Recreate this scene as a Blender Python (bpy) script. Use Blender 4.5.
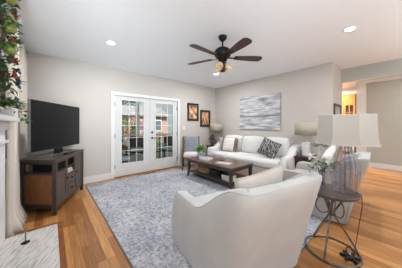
import bpy, bmesh, math, random
from mathutils import Vector, Matrix, noise
random.seed(7)
for o in list(bpy.data.objects): bpy.data.objects.remove(o)
SC = bpy.context.scene
COL = SC.collection
PI = math.pi

# ---------------- camera, world, lights, exposure ----------------
cam = bpy.data.cameras.new('camera'); co = bpy.data.objects.new('camera', cam); COL.objects.link(co)
co.location = (0, 0, 1.32)
co.rotation_euler = (math.radians(90), 0, 0.858)
cam.sensor_fit = 'HORIZONTAL'; cam.sensor_width = 36.0
cam.lens = 173.5/402*36
cam.shift_y = -(134-125.35)/402
cam.clip_start = 0.02
SC.camera = co
W = bpy.data.worlds.new('world'); SC.world = W; W.use_nodes = True
bg = W.node_tree.nodes['Background']
bg.inputs[0].default_value = (0.86, 0.93, 1.0, 1)
bg.inputs[1].default_value = 0.55
SC.view_settings.view_transform = 'Standard'
SC.view_settings.look = 'None'
SC.view_settings.gamma = 1.0
SC.view_settings.use_curve_mapping = False
SC.view_settings.exposure = 0.12
sun = bpy.data.lights.new('sun','SUN'); sun.energy = 11.0; sun.angle = .02; sun.color = (1,.96,.9)
so = bpy.data.objects.new('sun', sun); COL.objects.link(so); so.rotation_euler = Vector((-.75,.15,-.9)).to_track_quat('-Z','Y').to_euler()
LAMP_W = 32.0     # power of each recessed ceiling lamp
def soft(name, loc, tgt, sx, sy, e, col=(.80,.92,1), spread=180):
    l = bpy.data.lights.new(name,'AREA'); l.spread=math.radians(spread); l.shape='RECTANGLE'; l.size=sx; l.size_y=sy; l.energy=e; l.color=col
    o = bpy.data.objects.new(name,l); COL.objects.link(o); o.location=loc
    d = Vector(tgt)-Vector(loc); o.rotation_euler = d.to_track_quat('-Z','Y').to_euler()
soft('ceiling_fill_behind', (1.2,-1.6,1.7), (1.2,-1.6,3), 3.6, 2.6, 85)      # added upward fill lights to brighten the ceiling, outside the view
soft('ceiling_fill_side', (2.4,3.0,1.7), (2.4,3.0,3), 2.6, 4.6, 140)  # second added ceiling fill, out of view
soft('far_room_fill', (.9,6.5,2.7), (.9,6.7,0), 1.0, .6, 30)  # added unseen fill that brightens the far wall
soft('fill_beam_left', (.5,-.9,1.0), (-4.3,.2,2.5), 1.5, 1.0, 28, spread=60)  # added narrow fill aimed at the left ceiling and upper wall, unseen
soft('fill_beam_centre', (.9,.4,1.0), (-2.6,3.0,3.0), 1.5, 1.0, 6, spread=60)  # added unseen fill towards the middle of the ceiling
soft('fill_beam_near', (.6,-1.2,1.0), (-.8,1.0,2.9), 1.5, 1.0, 3, spread=80)  # added weak fill for the near ceiling, unseen

# ---------------- materials ----------------
def lin(c):
    return tuple(((v/255)/12.92 if v/255 <= .04045 else ((v/255+.055)/1.055)**2.4) for v in c)
MATS = {}
def mat(name, rgb, rough=.6, metal=0, var=None, scale=8, bump=0, bscale=60, spec=.5, sheen=0, stretch=None, emit=None, trans=0, ior=1.45):
    if name in MATS: return MATS[name]
    m = bpy.data.materials.new(name); m.use_nodes = True
    nt = m.node_tree; p = nt.nodes['Principled BSDF']
    c = lin(rgb)
    p.inputs['Base Color'].default_value = (*c, 1)
    p.inputs['Roughness'].default_value = rough
    p.inputs['Metallic'].default_value = metal
    p.inputs['Specular IOR Level'].default_value = spec
    p.inputs['IOR'].default_value = ior
    p.inputs['Transmission Weight'].default_value = trans
    if sheen: p.inputs['Sheen Weight'].default_value = sheen
    tc = nt.nodes.new('ShaderNodeTexCoord'); mp = nt.nodes.new('ShaderNodeMapping')
    nt.links.new(tc.outputs['Object'], mp.inputs[0])
    if stretch: mp.inputs['Scale'].default_value = stretch
    if var is None: var = tuple(max(0, v*.93) for v in rgb)
    n = nt.nodes.new('ShaderNodeTexNoise'); n.inputs['Scale'].default_value = scale; n.inputs['Detail'].default_value = 5
    nt.links.new(mp.outputs[0], n.inputs['Vector'])
    r = nt.nodes.new('ShaderNodeValToRGB'); r.color_ramp.elements[0].position = .35; r.color_ramp.elements[1].position = .65
    r.color_ramp.elements[0].color = (*lin(var), 1); r.color_ramp.elements[1].color = (*c, 1)
    nt.links.new(n.outputs['Fac'], r.inputs[0]); nt.links.new(r.outputs[0], p.inputs['Base Color'])
    if bump:
        n2 = nt.nodes.new('ShaderNodeTexNoise'); n2.inputs['Scale'].default_value = bscale
        nt.links.new(mp.outputs[0], n2.inputs['Vector'])
        b = nt.nodes.new('ShaderNodeBump'); b.inputs['Strength'].default_value = bump; b.inputs['Distance'].default_value = .01
        nt.links.new(n2.outputs['Fac'], b.inputs['Height']); nt.links.new(b.outputs[0], p.inputs['Normal'])
    if emit:
        p.inputs['Emission Color'].default_value = (*lin(emit[0]), 1); p.inputs['Emission Strength'].default_value = emit[1]
    MATS[name] = m
    return m
def nodes(m): return m.node_tree.nodes, m.node_tree.links

M_wall = mat('wall_paint', (204,197,190), .85, var=(201,194,187), scale=3, bump=.05, bscale=200)
M_ceil = mat('ceiling_paint', (246,248,251), .9, var=(244,246,249), bump=.05, bscale=150)
M_trim = mat('white_trim', (230,230,229), .45, var=(227,227,226))
M_door = mat('door_paint', (216,216,213), .45, var=(213,213,210))
M_far = mat('far_wall_paint', (186,186,178), .85, var=(183,183,175), scale=3)
M_darkwood = mat('espresso_wood', (74,60,53), .45, var=(56,45,40), scale=14, stretch=(1,8,8), bump=.1)
M_darktop = mat('espresso_top', (84,70,62), .4, var=(62,52,46), scale=12, stretch=(1,7,7), bump=.08)
M_brownwood = mat('walnut_panel', (150,100,62), .5, var=(120,80,50), scale=10, stretch=(6,6,1), bump=.1)
M_greywood = mat('grey_brown_wood', (94,80,71), .5, var=(74,62,55), scale=12, stretch=(6,6,1), bump=.1)
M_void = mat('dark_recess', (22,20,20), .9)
M_black = mat('black_plastic', (18,18,20), .35)
M_screen = mat('tv_screen', (14,14,15), .3, var=(12,12,13), spec=.3)
M_silver = mat('silver_edge', (150,152,156), .35, .8)
M_linen = mat('ivory_linen', (203,203,200), .95, var=(195,195,192), scale=5, bump=.25, bscale=300, sheen=.2)
M_linen2 = mat('oat_linen', (180,178,174), .95, var=(172,170,166), scale=5, bump=.25, bscale=300, sheen=.2)
M_sofa = mat('white_slipcover', (220,219,216), .95, var=(212,211,208), scale=4, bump=.25, bscale=120, sheen=.2)
M_pillow = mat('cream_pillow', (228,221,212), .95, var=(218,210,200), scale=6, bump=.3, bscale=200)
M_grey_pillow = mat('grey_pillow', (182,176,170), .95, var=(168,162,156), scale=12, bump=.3, bscale=200)
M_blue_fabric = mat('blue_grey_fabric', (150,154,164), .95, var=(130,134,146), scale=18, bump=.3, bscale=200)
M_iron = mat('wrought_iron', (136,130,124), .4, .7, var=(92,86,80), scale=20)
M_fanmetal = mat('oil_rubbed_bronze', (36,30,30), .4, .6)
M_blade = mat('mahogany_blade', (78,48,44), .4, var=(52,32,30), scale=10, stretch=(1,8,1))
M_green = mat('leaf_green', (66,112,40), .5, var=(36,76,26), scale=9)
M_green2 = mat('deep_leaf_green', (48,84,42), .5, var=(28,56,26), scale=14)
M_lime = mat('bright_leaf_green', (110,168,44), .5, var=(66,124,30), scale=20)
M_red = mat('berry_red', (176,30,38), .35, var=(130,20,30))
M_apple = mat('green_apple', (140,150,72), .4, var=(108,120,52))
M_blue = mat('blue_bloom', (58,84,130), .6, var=(40,60,100))
M_petal = mat('white_petal', (246,246,240), .7, var=(235,236,226))
M_ceramic = mat('white_ceramic', (238,238,236), .25)
M_bluepot = mat('blue_white_pot', (238,240,244), .25, var=(96,130,186), scale=14)
M_blackmetal = mat('black_metal', (24,24,26), .4, .5)
M_soil = mat('soil', (60,44,32), .95)

# hardwood floor
def floor_mat():
    m = bpy.data.materials.new('oak_floor'); m.use_nodes = True; N, L = nodes(m); p = N['Principled BSDF']
    tc = N.new('ShaderNodeTexCoord')
    br = N.new('ShaderNodeTexBrick'); br.offset = .37; br.offset_frequency = 3; br.squash = 1
    br.inputs['Scale'].default_value = 1; br.inputs['Brick Width'].default_value = .95; br.inputs['Row Height'].default_value = .083
    br.inputs['Mortar Size'].default_value = .0012; br.inputs['Bias'].default_value = 0
    br.inputs['Color1'].default_value = (*lin((152,100,52)),1); br.inputs['Color2'].default_value = (*lin((208,152,92)),1)
    br.inputs['Mortar'].default_value = (*lin((120,74,40)),1)
    L.new(tc.outputs['Object'], br.inputs['Vector'])
    mp = N.new('ShaderNodeMapping'); mp.inputs['Scale'].default_value = (1.6,28,1); L.new(tc.outputs['Object'], mp.inputs[0])
    n = N.new('ShaderNodeTexNoise'); n.inputs['Scale'].default_value = 2.2; n.inputs['Detail'].default_value = 8; n.inputs['Distortion'].default_value = .6
    L.new(mp.outputs[0], n.inputs['Vector'])
    r = N.new('ShaderNodeValToRGB'); r.color_ramp.elements[0].position=.3; r.color_ramp.elements[1].position=.7
    r.color_ramp.elements[0].color=(.50,.40,.32,1); r.color_ramp.elements[1].color=(1.0,1.0,1.0,1)
    L.new(n.outputs['Fac'], r.inputs[0])
    mx = N.new('ShaderNodeMix'); mx.data_type='RGBA'; mx.blend_type='MULTIPLY'; mx.inputs[0].default_value=.75
    L.new(br.outputs['Color'], mx.inputs[6]); L.new(r.outputs[0], mx.inputs[7]); L.new(mx.outputs[2], p.inputs['Base Color'])
    p.inputs['Roughness'].default_value=.3; p.inputs['Specular IOR Level'].default_value=.45
    return m
M_floor = floor_mat()
def rug_mat():
    m = bpy.data.materials.new('distressed_rug'); m.use_nodes = True; N, L = nodes(m); p = N['Principled BSDF']
    tc = N.new('ShaderNodeTexCoord')
    n1 = N.new('ShaderNodeTexNoise'); n1.inputs['Scale'].default_value=2.0; n1.inputs['Detail'].default_value=10; n1.inputs['Roughness'].default_value=.72
    n2 = N.new('ShaderNodeTexNoise'); n2.inputs['Scale'].default_value=24; n2.inputs['Detail'].default_value=8; n2.inputs['Roughness'].default_value=.75
    v = N.new('ShaderNodeTexVoronoi'); v.inputs['Scale'].default_value=5.5; v.feature='SMOOTH_F1'
    for a in (n1,n2,v): L.new(tc.outputs['Object'], a.inputs['Vector'])
    r1 = N.new('ShaderNodeValToRGB'); e=r1.color_ramp.elements
    e[0].position=.36; e[0].color=(*lin((168,171,181)),1); e[1].position=.62; e[1].color=(*lin((206,205,206)),1)
    L.new(n1.outputs['Fac'], r1.inputs[0])
    r2 = N.new('ShaderNodeValToRGB'); e=r2.color_ramp.elements
    e[0].position=.38; e[0].color=(*lin((128,129,136)),1); e[1].position=.58; e[1].color=(1,1,1,1)
    L.new(n2.outputs['Fac'], r2.inputs[0])
    mx = N.new('ShaderNodeMix'); mx.data_type='RGBA'; mx.blend_type='MULTIPLY'; mx.inputs[0].default_value=.75
    L.new(r1.outputs[0], mx.inputs[6]); L.new(r2.outputs[0], mx.inputs[7])
    r3 = N.new('ShaderNodeValToRGB'); e=r3.color_ramp.elements
    e[0].position=.2; e[0].color=(.86,.87,.90,1); e[1].position=.5; e[1].color=(1,1,1,1)
    L.new(v.outputs['Distance'], r3.inputs[0])
    m2 = N.new('ShaderNodeMix'); m2.data_type='RGBA'; m2.blend_type='MULTIPLY'; m2.inputs[0].default_value=.6
    L.new(mx.outputs[2], m2.inputs[6]); L.new(r3.outputs[0], m2.inputs[7]); L.new(m2.outputs[2], p.inputs['Base Color'])
    p.inputs['Roughness'].default_value=.95; p.inputs['Specular IOR Level'].default_value=.1
    b = N.new('ShaderNodeBump'); b.inputs['Strength'].default_value=.3; b.inputs['Distance'].default_value=.005
    L.new(n2.outputs['Fac'], b.inputs['Height']); L.new(b.outputs[0], p.inputs['Normal'])
    return m
M_rug = rug_mat()
def marble_mat():
    m = bpy.data.materials.new('veined_marble'); m.use_nodes = True; N, L = nodes(m); p = N['Principled BSDF']
    tc = N.new('ShaderNodeTexCoord'); mp = N.new('ShaderNodeMapping'); mp.vector_type='TEXTURE'; mp.inputs['Rotation'].default_value=(0,0,math.radians(-24)); mp.inputs['Scale'].default_value=(.38,.036,1)
    L.new(tc.outputs['Object'], mp.inputs[0])
    n = N.new('ShaderNodeTexNoise'); n.inputs['Scale'].default_value=2.2; n.inputs['Detail'].default_value=7; n.inputs['Distortion'].default_value=.9
    L.new(mp.outputs[0], n.inputs['Vector'])
    r = N.new('ShaderNodeValToRGB'); e=r.color_ramp.elements
    e[0].position=.34; e[0].color=(*lin((150,147,144)),1); e[1].position=.52; e[1].color=(*lin((216,212,206)),1)
    L.new(n.outputs['Fac'], r.inputs[0]); L.new(r.outputs[0], p.inputs['Base Color']); p.inputs['Roughness'].default_value=.3
    return m
M_marble = marble_mat()
def paint_mat():   # abstract banded canvas
    m = bpy.data.materials.new('abstract_canvas'); m.use_nodes = True; N, L = nodes(m); p = N['Principled BSDF']
    tc = N.new('ShaderNodeTexCoord'); mp = N.new('ShaderNodeMapping'); mp.inputs['Scale'].default_value=(1.2,1,11)
    L.new(tc.outputs['Object'], mp.inputs[0])
    n = N.new('ShaderNodeTexNoise'); n.inputs['Scale'].default_value=1.7; n.inputs['Detail'].default_value=9; n.inputs['Roughness'].default_value=.65
    L.new(mp.outputs[0], n.inputs['Vector'])
    r = N.new('ShaderNodeValToRGB'); e=r.color_ramp.elements
    e[0].position=.36; e[0].color=(*lin((112,116,124)),1); e[1].position=.62; e[1].color=(*lin((222,220,217)),1)
    x=e.new(.47); x.color=(*lin((172,173,177)),1)
    L.new(n.outputs['Fac'], r.inputs[0])
    # a band of darker strokes at a fixed height of the canvas
    sx = N.new('ShaderNodeSeparateXYZ'); L.new(tc.outputs['Object'], sx.inputs[0])
    ma = N.new('ShaderNodeMath'); ma.operation='ADD'; ma.inputs[1].default_value=.11; L.new(sx.outputs['Z'], ma.inputs[0])
    ab = N.new('ShaderNodeMath'); ab.operation='ABSOLUTE'; L.new(ma.outputs[0], ab.inputs[0])
    n3 = N.new('ShaderNodeTexNoise'); n3.inputs['Scale'].default_value=3.0; L.new(mp.outputs[0], n3.inputs['Vector'])
    mm = N.new('ShaderNodeMath'); mm.operation='MULTIPLY'; mm.inputs[1].default_value=.045; L.new(n3.outputs['Fac'], mm.inputs[0])
    lt = N.new('ShaderNodeMath'); lt.operation='LESS_THAN'; L.new(ab.outputs[0], lt.inputs[0]); L.new(mm.outputs[0], lt.inputs[1])
    ml = N.new('ShaderNodeMath'); ml.operation='MULTIPLY'; ml.inputs[1].default_value=.75; L.new(lt.outputs[0], ml.inputs[0])
    mx = N.new('ShaderNodeMix'); mx.data_type='RGBA'; L.new(ml.outputs[0], mx.inputs[0]); L.new(r.outputs[0], mx.inputs[6]); mx.inputs[7].default_value=(*lin((96,100,108)),1)
    L.new(mx.outputs[2], p.inputs['Base Color']); p.inputs['Roughness'].default_value=.7
    return m
M_canvas = paint_mat()
def ramp_mat(name, cols, scale, kind='noise', stretch=(1,1,1), rough=.8, detail=4):
    m = bpy.data.materials.new(name); m.use_nodes = True; N, L = nodes(m); p = N['Principled BSDF']
    tc = N.new('ShaderNodeTexCoord'); mp = N.new('ShaderNodeMapping'); mp.inputs['Scale'].default_value=stretch; L.new(tc.outputs['Object'], mp.inputs[0])
    if kind=='noise':
        n = N.new('ShaderNodeTexNoise'); n.inputs['Scale'].default_value=scale; n.inputs['Detail'].default_value=detail; out=n.outputs['Fac']
    elif kind=='wave':
        n = N.new('ShaderNodeTexWave'); n.inputs['Scale'].default_value=scale; n.inputs['Distortion'].default_value=9; n.inputs['Detail'].default_value=3; n.inputs['Detail Scale'].default_value=2.5; out=n.outputs['Fac']
    L.new(mp.outputs[0], n.inputs['Vector'])
    r = N.new('ShaderNodeValToRGB'); e=r.color_ramp.elements
    e[0].position=cols[0][0]; e[0].color=(*lin(cols[0][1]),1); e[1].position=cols[-1][0]; e[1].color=(*lin(cols[-1][1]),1)
    for q,c in cols[1:-1]: x=e.new(q); x.color=(*lin(c),1)
    L.new(out, r.inputs[0]); L.new(r.outputs[0], p.inputs['Base Color']); p.inputs['Roughness'].default_value=rough
    return m
M_damask = ramp_mat('black_white_scroll', [(.66,(24,24,26)),(.84,(190,188,184))], 8, 'wave', rough=.9)
M_art1 = ramp_mat('sepia_print', [(.35,(92,66,48)),(.5,(198,150,108)),(.62,(228,196,156))], 7, rough=.6)
M_art2 = ramp_mat('sepia_print_two', [(.35,(110,74,52)),(.5,(206,150,104)),(.62,(224,188,146))], 6, stretch=(1,2.4,.7), rough=.6)
M_brick = mat('outdoor_brick', (176,140,126), .9, var=(152,116,104), scale=20)
M_kitchenwood = mat('honey_cabinet', (196,122,58), .45, var=(168,98,42), scale=8, stretch=(6,6,1))
M_grass = mat('grass', (96,128,62), .95, var=(70,100,44), scale=12)
M_deck = mat('porch_deck', (190,188,184), .8, var=(170,168,164), scale=6, stretch=(1,8,1))
M_wicker = mat('dark_wicker', (48,42,40), .8, var=(30,26,24), scale=40)
M_outcushion = mat('outdoor_cushion', (222,230,242), .9, var=(120,156,206), scale=9)
M_pink = mat('pink_blossom', (214,164,164), .8, var=(196,120,126), scale=20)

def glass_pane():
    m = bpy.data.materials.new('window_glass'); m.use_nodes = True; N, L = nodes(m)
    for n in list(N):
        if n.type!='OUTPUT_MATERIAL': N.remove(n)
    t = N.new('ShaderNodeBsdfTransparent'); t.inputs[0].default_value=(.93,.96,.96,1)
    g = N.new('ShaderNodeBsdfGlossy'); g.inputs['Roughness'].default_value=.03
    fr = N.new('ShaderNodeFresnel'); fr.inputs['IOR'].default_value=1.5
    mx = N.new('ShaderNodeMixShader'); L.new(fr.outputs[0], mx.inputs[0]); L.new(t.outputs[0], mx.inputs[1]); L.new(g.outputs[0], mx.inputs[2])
    L.new(mx.outputs[0], N['Material Output'].inputs[0]); return m
M_glass = glass_pane()
def fluted_glass():
    m = bpy.data.materials.new('smoky_fluted_glass'); m.use_nodes = True; N, L = nodes(m)
    for n in list(N):
        if n.type!='OUTPUT_MATERIAL': N.remove(n)
    t = N.new('ShaderNodeBsdfTransparent'); t.inputs[0].default_value=(.86,.86,.88,1)
    g = N.new('ShaderNodeBsdfGlossy'); g.inputs['Roughness'].default_value=.08; g.inputs[0].default_value=(.95,.95,.97,1)
    lw = N.new('ShaderNodeLayerWeight'); lw.inputs['Blend'].default_value=.3
    mx = N.new('ShaderNodeMixShader'); L.new(lw.outputs['Facing'], mx.inputs[0]); L.new(t.outputs[0], mx.inputs[1]); L.new(g.outputs[0], mx.inputs[2])
    L.new(mx.outputs[0], N['Material Output'].inputs[0]); return m
M_fluted = fluted_glass()
def translucent(name, rgb, w=.4):
    m = bpy.data.materials.new(name); m.use_nodes = True; N, L = nodes(m)
    for n in list(N):
        if n.type!='OUTPUT_MATERIAL': N.remove(n)
    c = (*lin(rgb),1)
    tc = N.new('ShaderNodeTexCoord'); nn = N.new('ShaderNodeTexNoise'); nn.inputs['Scale'].default_value=120; L.new(tc.outputs['Object'], nn.inputs['Vector'])
    bp = N.new('ShaderNodeBump'); bp.inputs['Strength'].default_value=.15; bp.inputs['Distance'].default_value=.003; L.new(nn.outputs['Fac'], bp.inputs['Height'])
    d = N.new('ShaderNodeBsdfDiffuse'); d.inputs[0].default_value=c; L.new(bp.outputs[0], d.inputs['Normal'])
    t = N.new('ShaderNodeBsdfTranslucent'); t.inputs[0].default_value=c
    mx = N.new('ShaderNodeMixShader'); mx.inputs[0].default_value=w; L.new(d.outputs[0], mx.inputs[1]); L.new(t.outputs[0], mx.inputs[2])
    L.new(mx.outputs[0], N['Material Output'].inputs[0]); return m
M_shade = translucent('white_shade_linen', (222,219,212), .5)
M_shade2 = translucent('taupe_shade_linen', (204,196,180), .3)
M_curtain = translucent('ivory_curtain', (242,236,226), .35)
M_lamp_on = mat('lamp_diffuser', (255,255,255), .5, emit=((255,252,244), 12))
M_amber = mat('amber_glass_shade', (222,210,186), .3, var=(176,150,112), scale=24, emit=((255,220,165), .12))

# ---------------- geometry helpers ----------------
def V(*a): return Vector(a)
def link(name, bm, m, parent=None, smooth=False, loc=None, rot=None):
    me = bpy.data.meshes.new(name); bmesh.ops.recalc_face_normals(bm, faces=bm.faces); bm.to_mesh(me); bm.free()
    o = bpy.data.objects.new(name, me); COL.objects.link(o)
    if isinstance(m, (list, tuple)):
        for q in m: me.materials.append(q)
    else: me.materials.append(m)
    if smooth:
        for p in me.polygons: p.use_smooth = True
        if smooth == 'auto':
            try: me.set_sharp_from_angle(angle=math.radians(40))
            except Exception: pass
    if parent: o.parent = parent
    if loc: o.location = loc
    if rot: o.rotation_euler = rot
    return o
def thing(name, label, cat, loc=(0,0,0), rz=0, group=None):
    o = bpy.data.objects.new(name, None); COL.objects.link(o); o.empty_display_size=.1
    o.location = loc; o.rotation_euler = (0,0,rz)
    return tag(o, label, cat, group)
def tag(o, label, cat, group=None, kind=None):
    o['label']=label; o['category']=cat
    if group: o['group']=group
    if kind: o['kind']=kind
    return o
def struct(o): o['kind']='structure'; return o
def box(bm, c, d, rot=None, bevel=0, seg=2, mi=0):
    r = bmesh.ops.create_cube(bm, size=1)
    vs = r['verts']
    for v in vs: v.co = Vector((v.co.x*d[0], v.co.y*d[1], v.co.z*d[2]))
    fs = {f for v in vs for f in v.link_faces}
    for f in fs: f.material_index = mi
    if bevel:
        es = list({e for v in vs for e in v.link_edges})
        rr = bmesh.ops.bevel(bm, geom=es, offset=min(bevel, min(d)*.45), segments=seg, affect='EDGES', profile=.5)
        vs = list({v for f in rr['faces'] for v in f.verts} | {v for v in vs if v.is_valid})
        for f in rr['faces']: f.material_index = mi
    mt = (rot if rot is not None else Matrix.Identity(4)).copy().to_4x4(); mt = Matrix.Translation(c) @ mt
    bmesh.ops.transform(bm, matrix=mt, verts=vs)
    return vs
def bx(x0,x1,y0,y1,z0,z1,bevel=0,bm=None):
    b = bm if bm is not None else bmesh.new()
    box(b, ((x0+x1)/2,(y0+y1)/2,(z0+z1)/2), (abs(x1-x0),abs(y1-y0),abs(z1-z0)), bevel=bevel); return b
def tube(bm, pts, r, n=8, closed=False, cap=True):
    pts=[Vector(p) for p in pts]; rings=[]; N=len(pts)
    up=None
    for i,p in enumerate(pts):
        if closed: t=(pts[(i+1)%N]-pts[i-1])
        else: t=pts[min(i+1,N-1)]-pts[max(i-1,0)]
        t.normalize()
        if up is None:
            a=Vector((0,0,1)) if abs(t.z)<.9 else Vector((1,0,0)); up=(a-t*a.dot(t)).normalized()
        else:
            up=(up-t*up.dot(t)).normalized()
        s=t.cross(up); rr=r[i] if isinstance(r,(list,tuple)) else r
        rings.append([bm.verts.new(p+(up*math.cos(2*PI*k/n)+s*math.sin(2*PI*k/n))*rr) for k in range(n)])
    for i in range(N if closed else N-1):
        a,b=rings[i],rings[(i+1)%N]
        for k in range(n): bm.faces.new((a[k],a[(k+1)%n],b[(k+1)%n],b[k]))
    if cap and not closed:
        bm.faces.new(rings[0][::-1]); bm.faces.new(rings[-1])
    return bm
def lathe(bm, prof, n=24, c=(0,0,0), flute=None, caps=True, oval=(1,1), rot0=0):
    rings=[]
    for q,(r,z) in enumerate(prof):
        ring=[]
        for k in range(n):
            a=2*PI*k/n+rot0; rr=r
            if flute: rr=r*(1+flute[1]*math.cos(flute[0]*a))
            ring.append(bm.verts.new((c[0]+rr*math.cos(a)*oval[0],c[1]+rr*math.sin(a)*oval[1],c[2]+z)))
        rings.append(ring)
    for i in range(len(rings)-1):
        a,b=rings[i],rings[i+1]
        for k in range(n): bm.faces.new((a[k],a[(k+1)%n],b[(k+1)%n],b[k]))
    if caps:
        bm.faces.new(rings[0][::-1]); bm.faces.new(rings[-1])
    return bm
def rbox(d, r, puff=(0,0,0), n=9, c=(0,0,0), rot=None, bm=None):
    """rounded, puffed cushion block"""
    bm = bm if bm is not None else bmesh.new()
    h=[x/2 for x in d]; vs={}
    def vert(p):
        key=tuple(round(q,5) for q in p)
        if key in vs: return vs[key]
        P=Vector((p[0]*h[0],p[1]*h[1],p[2]*h[2]))
        I=Vector([max(-(h[i]-r),min(h[i]-r,P[i])) for i in range(3)])
        dv=P-I
        if dv.length>1e-9:
            # push on the rounded shell
            P=I+dv.normalized()*r if dv.length>r or True else P
        for i in range(3):
            j,k=(i+1)%3,(i+2)%3
            if puff[i]: P[i]+=puff[i]*p[i]*(1-p[j]**2)*(1-p[k]**2)
        v=bm.verts.new(P); vs[key]=v; return v
    def remap(t): # denser near the borders
        return math.sin(t*PI/2)
    for ax in range(3):
        for sg in (-1,1):
            for i in range(n):
                for j in range(n):
                    q=[]
                    for (a,b) in ((i,j),(i+1,j),(i+1,j+1),(i,j+1)):
                        p=[0,0,0]; p[ax]=sg; p[(ax+1)%3]=remap(2*a/n-1); p[(ax+2)%3]=remap(2*b/n-1); q.append(vert(p))
                    try: bm.faces.new(q if sg>0 else q[::-1])
                    except ValueError: pass
    mt=Matrix.Translation(c) @ (rot.to_4x4() if rot is not None else Matrix.Identity(4))
    bmesh.ops.transform(bm, matrix=mt, verts=list(vs.values()))
    return bm
def pillow(w, h, t, n=14):
    """throw pillow standing in the local XZ plane, thickness along Y"""
    bm=bmesh.new(); g={}
    for s in (-1,1):
        for i in range(n+1):
            for j in range(n+1):
                u=2*i/n-1; v=2*j/n-1
                edge = i in (0,n) or j in (0,n)
                if s==1 and edge: g[(s,i,j)]=g[(-1,i,j)]; continue
                th=(max(0,(1-abs(u)**2.6))*max(0,(1-abs(v)**2.6)))**.55*t/2
                pin=1-.07*(1-v*v); pin2=1-.07*(1-u*u)
                g[(s,i,j)]=bm.verts.new((u*w/2*pin, s*th, v*h/2*pin2))
    for s in (-1,1):
        for i in range(n):
            for j in range(n):
                q=[g[(s,i,j)],g[(s,i+1,j)],g[(s,i+1,j+1)],g[(s,i,j+1)]]
                bm.faces.new(q if s<0 else q[::-1])
    return bm
def leaf(bm, p, d, L, w, bend=.3, mi=0):
    d=Vector(d).normalized(); a=Vector((0,0,1)) if abs(d.z)<.9 else Vector((1,0,0)); s=d.cross(a).normalized(); u=s.cross(d)
    p=Vector(p)
    m1=p+d*L*.45-u*bend*L*.02; tip=p+d*L-u*bend*L*.4
    v=[bm.verts.new(x) for x in (p, m1+s*w/2+u*w*.12, tip, m1-s*w/2+u*w*.12, m1)]
    for q in ((0,1,4),(1,2,4),(2,3,4),(3,0,4)):
        f=bm.faces.new([v[k] for k in q]); f.material_index=mi
def rdir(up=0):
    v=Vector((random.gauss(0,1),random.gauss(0,1),random.gauss(0,1)+up)); return v.normalized()
def rz(a): return Matrix.Rotation(a,3,'Z')
def rx(a): return Matrix.Rotation(a,3,'X')
def ry(a): return Matrix.Rotation(a,3,'Y')

# ---------------- the setting ----------------
XL, YS, YH, YF, YW, H = -4.685, 4.782, 5.593, 7.587, -0.46, 2.74
XR = -1.01           # end of the sofa wall
T = .14
struct(link('floor', bx(XL-T, 4.2, -3.2, 10.2, -.1, 0), M_floor))
struct(link('ceiling', bx(XL-T, 4.2, -3.2, 10.2, H, H+.1), M_ceil))
DY0, DY1, DZ = 1.19, 3.06, 2.08
bm=bmesh.new(); bx(XL-T,XL,YW-T,DY0,0,H,bm=bm); bx(XL-T,XL,DY1,YS+T,0,H,bm=bm); bx(XL-T,XL,DY0,DY1,DZ,H,bm=bm)
struct(link('wall_left', bm, M_wall))
struct(link('wall_back', bx(XL,XR,YS,YS+T,0,H), M_wall))
struct(link('wall_return', bx(XR-T,XR,YS+T,YH+.14,0,H), M_wall))
struct(link('wall_header', bx(XR,4.2,YH,YH+.14,2.41,H), M_far))
struct(link('trim_4', bx(XR,4.2,YH-.002,YH+.142,2.402,2.41), M_trim))
struct(link('wall_far', bx(-.74,4.2,YF,YF+T,0,H), M_far))
struct(link('trim_1', bx(-.97,-.74,YF-.02,YF+T+.02,0,H-.001), M_trim))
struct(link('trim_2', bx(-.74,4.2,YF-.05,YF,H-.09,H-.001,.01), M_trim))   # crown
struct(link('side_light_blocker', bx(4.2,4.34,2.5,8.6,0,H), M_wall))  # unseen slab added to block sky light from the far wall
struct(link('baseboard_far', bx(-.74,4.2,YF-.018,YF,0,.15,.004), M_trim))
struct(link('wall_kitchen', bx(-4.6,-.2,8.47,8.57,0,H), mat('kitchen_paint',(236,234,228),.8)))
# fireplace side wall with a window behind the curtains
WX0, WX1, WZ0, WZ1 = -4.25, -3.15, .75, 2.35
bm=bmesh.new(); bx(XL,WX0,YW-T,YW,0,H,bm=bm); bx(WX1,-1.0,YW-T,YW,0,H,bm=bm); bx(WX0,WX1,YW-T,YW,0,WZ0,bm=bm); bx(WX0,WX1,YW-T,YW,WZ1,H,bm=bm)
struct(link('wall_front', bm, M_wall))
bm=bmesh.new()
for a in ((WX0,WX0+.05,WZ0,WZ1),(WX1-.05,WX1,WZ0,WZ1),(WX0+.05,WX1-.05,WZ0,WZ0+.05),(WX0+.05,WX1-.05,WZ1-.05,WZ1),(WX0+.05,WX1-.05,1.53,1.57)):
    bx(a[0],a[1],YW-.10,YW-.05,a[2],a[3],bm=bm)
wn=struct(link('window_1', bm, M_trim)); link('window_pane', bx(WX0+.05,WX1-.05,YW-.08,YW-.075,WZ0+.05,WZ1-.05), M_glass, wn)
# baseboards
struct(link('baseboard_left', bx(XL,XL+.018,YW,1.108,0,.15,.004), M_trim))
struct(link('baseboard_left_far', bx(XL,XL+.018,3.142,YS,0,.15,.004), M_trim)).name='baseboard_leftfar'
struct(link('baseboard_back', bx(XL+.018,XR,YS-.018,YS,0,.15,.004), M_trim))
struct(link('baseboard_front', bx(XL+.018,-3.02,YW,YW+.018,0,.15,.004), M_trim))
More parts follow.
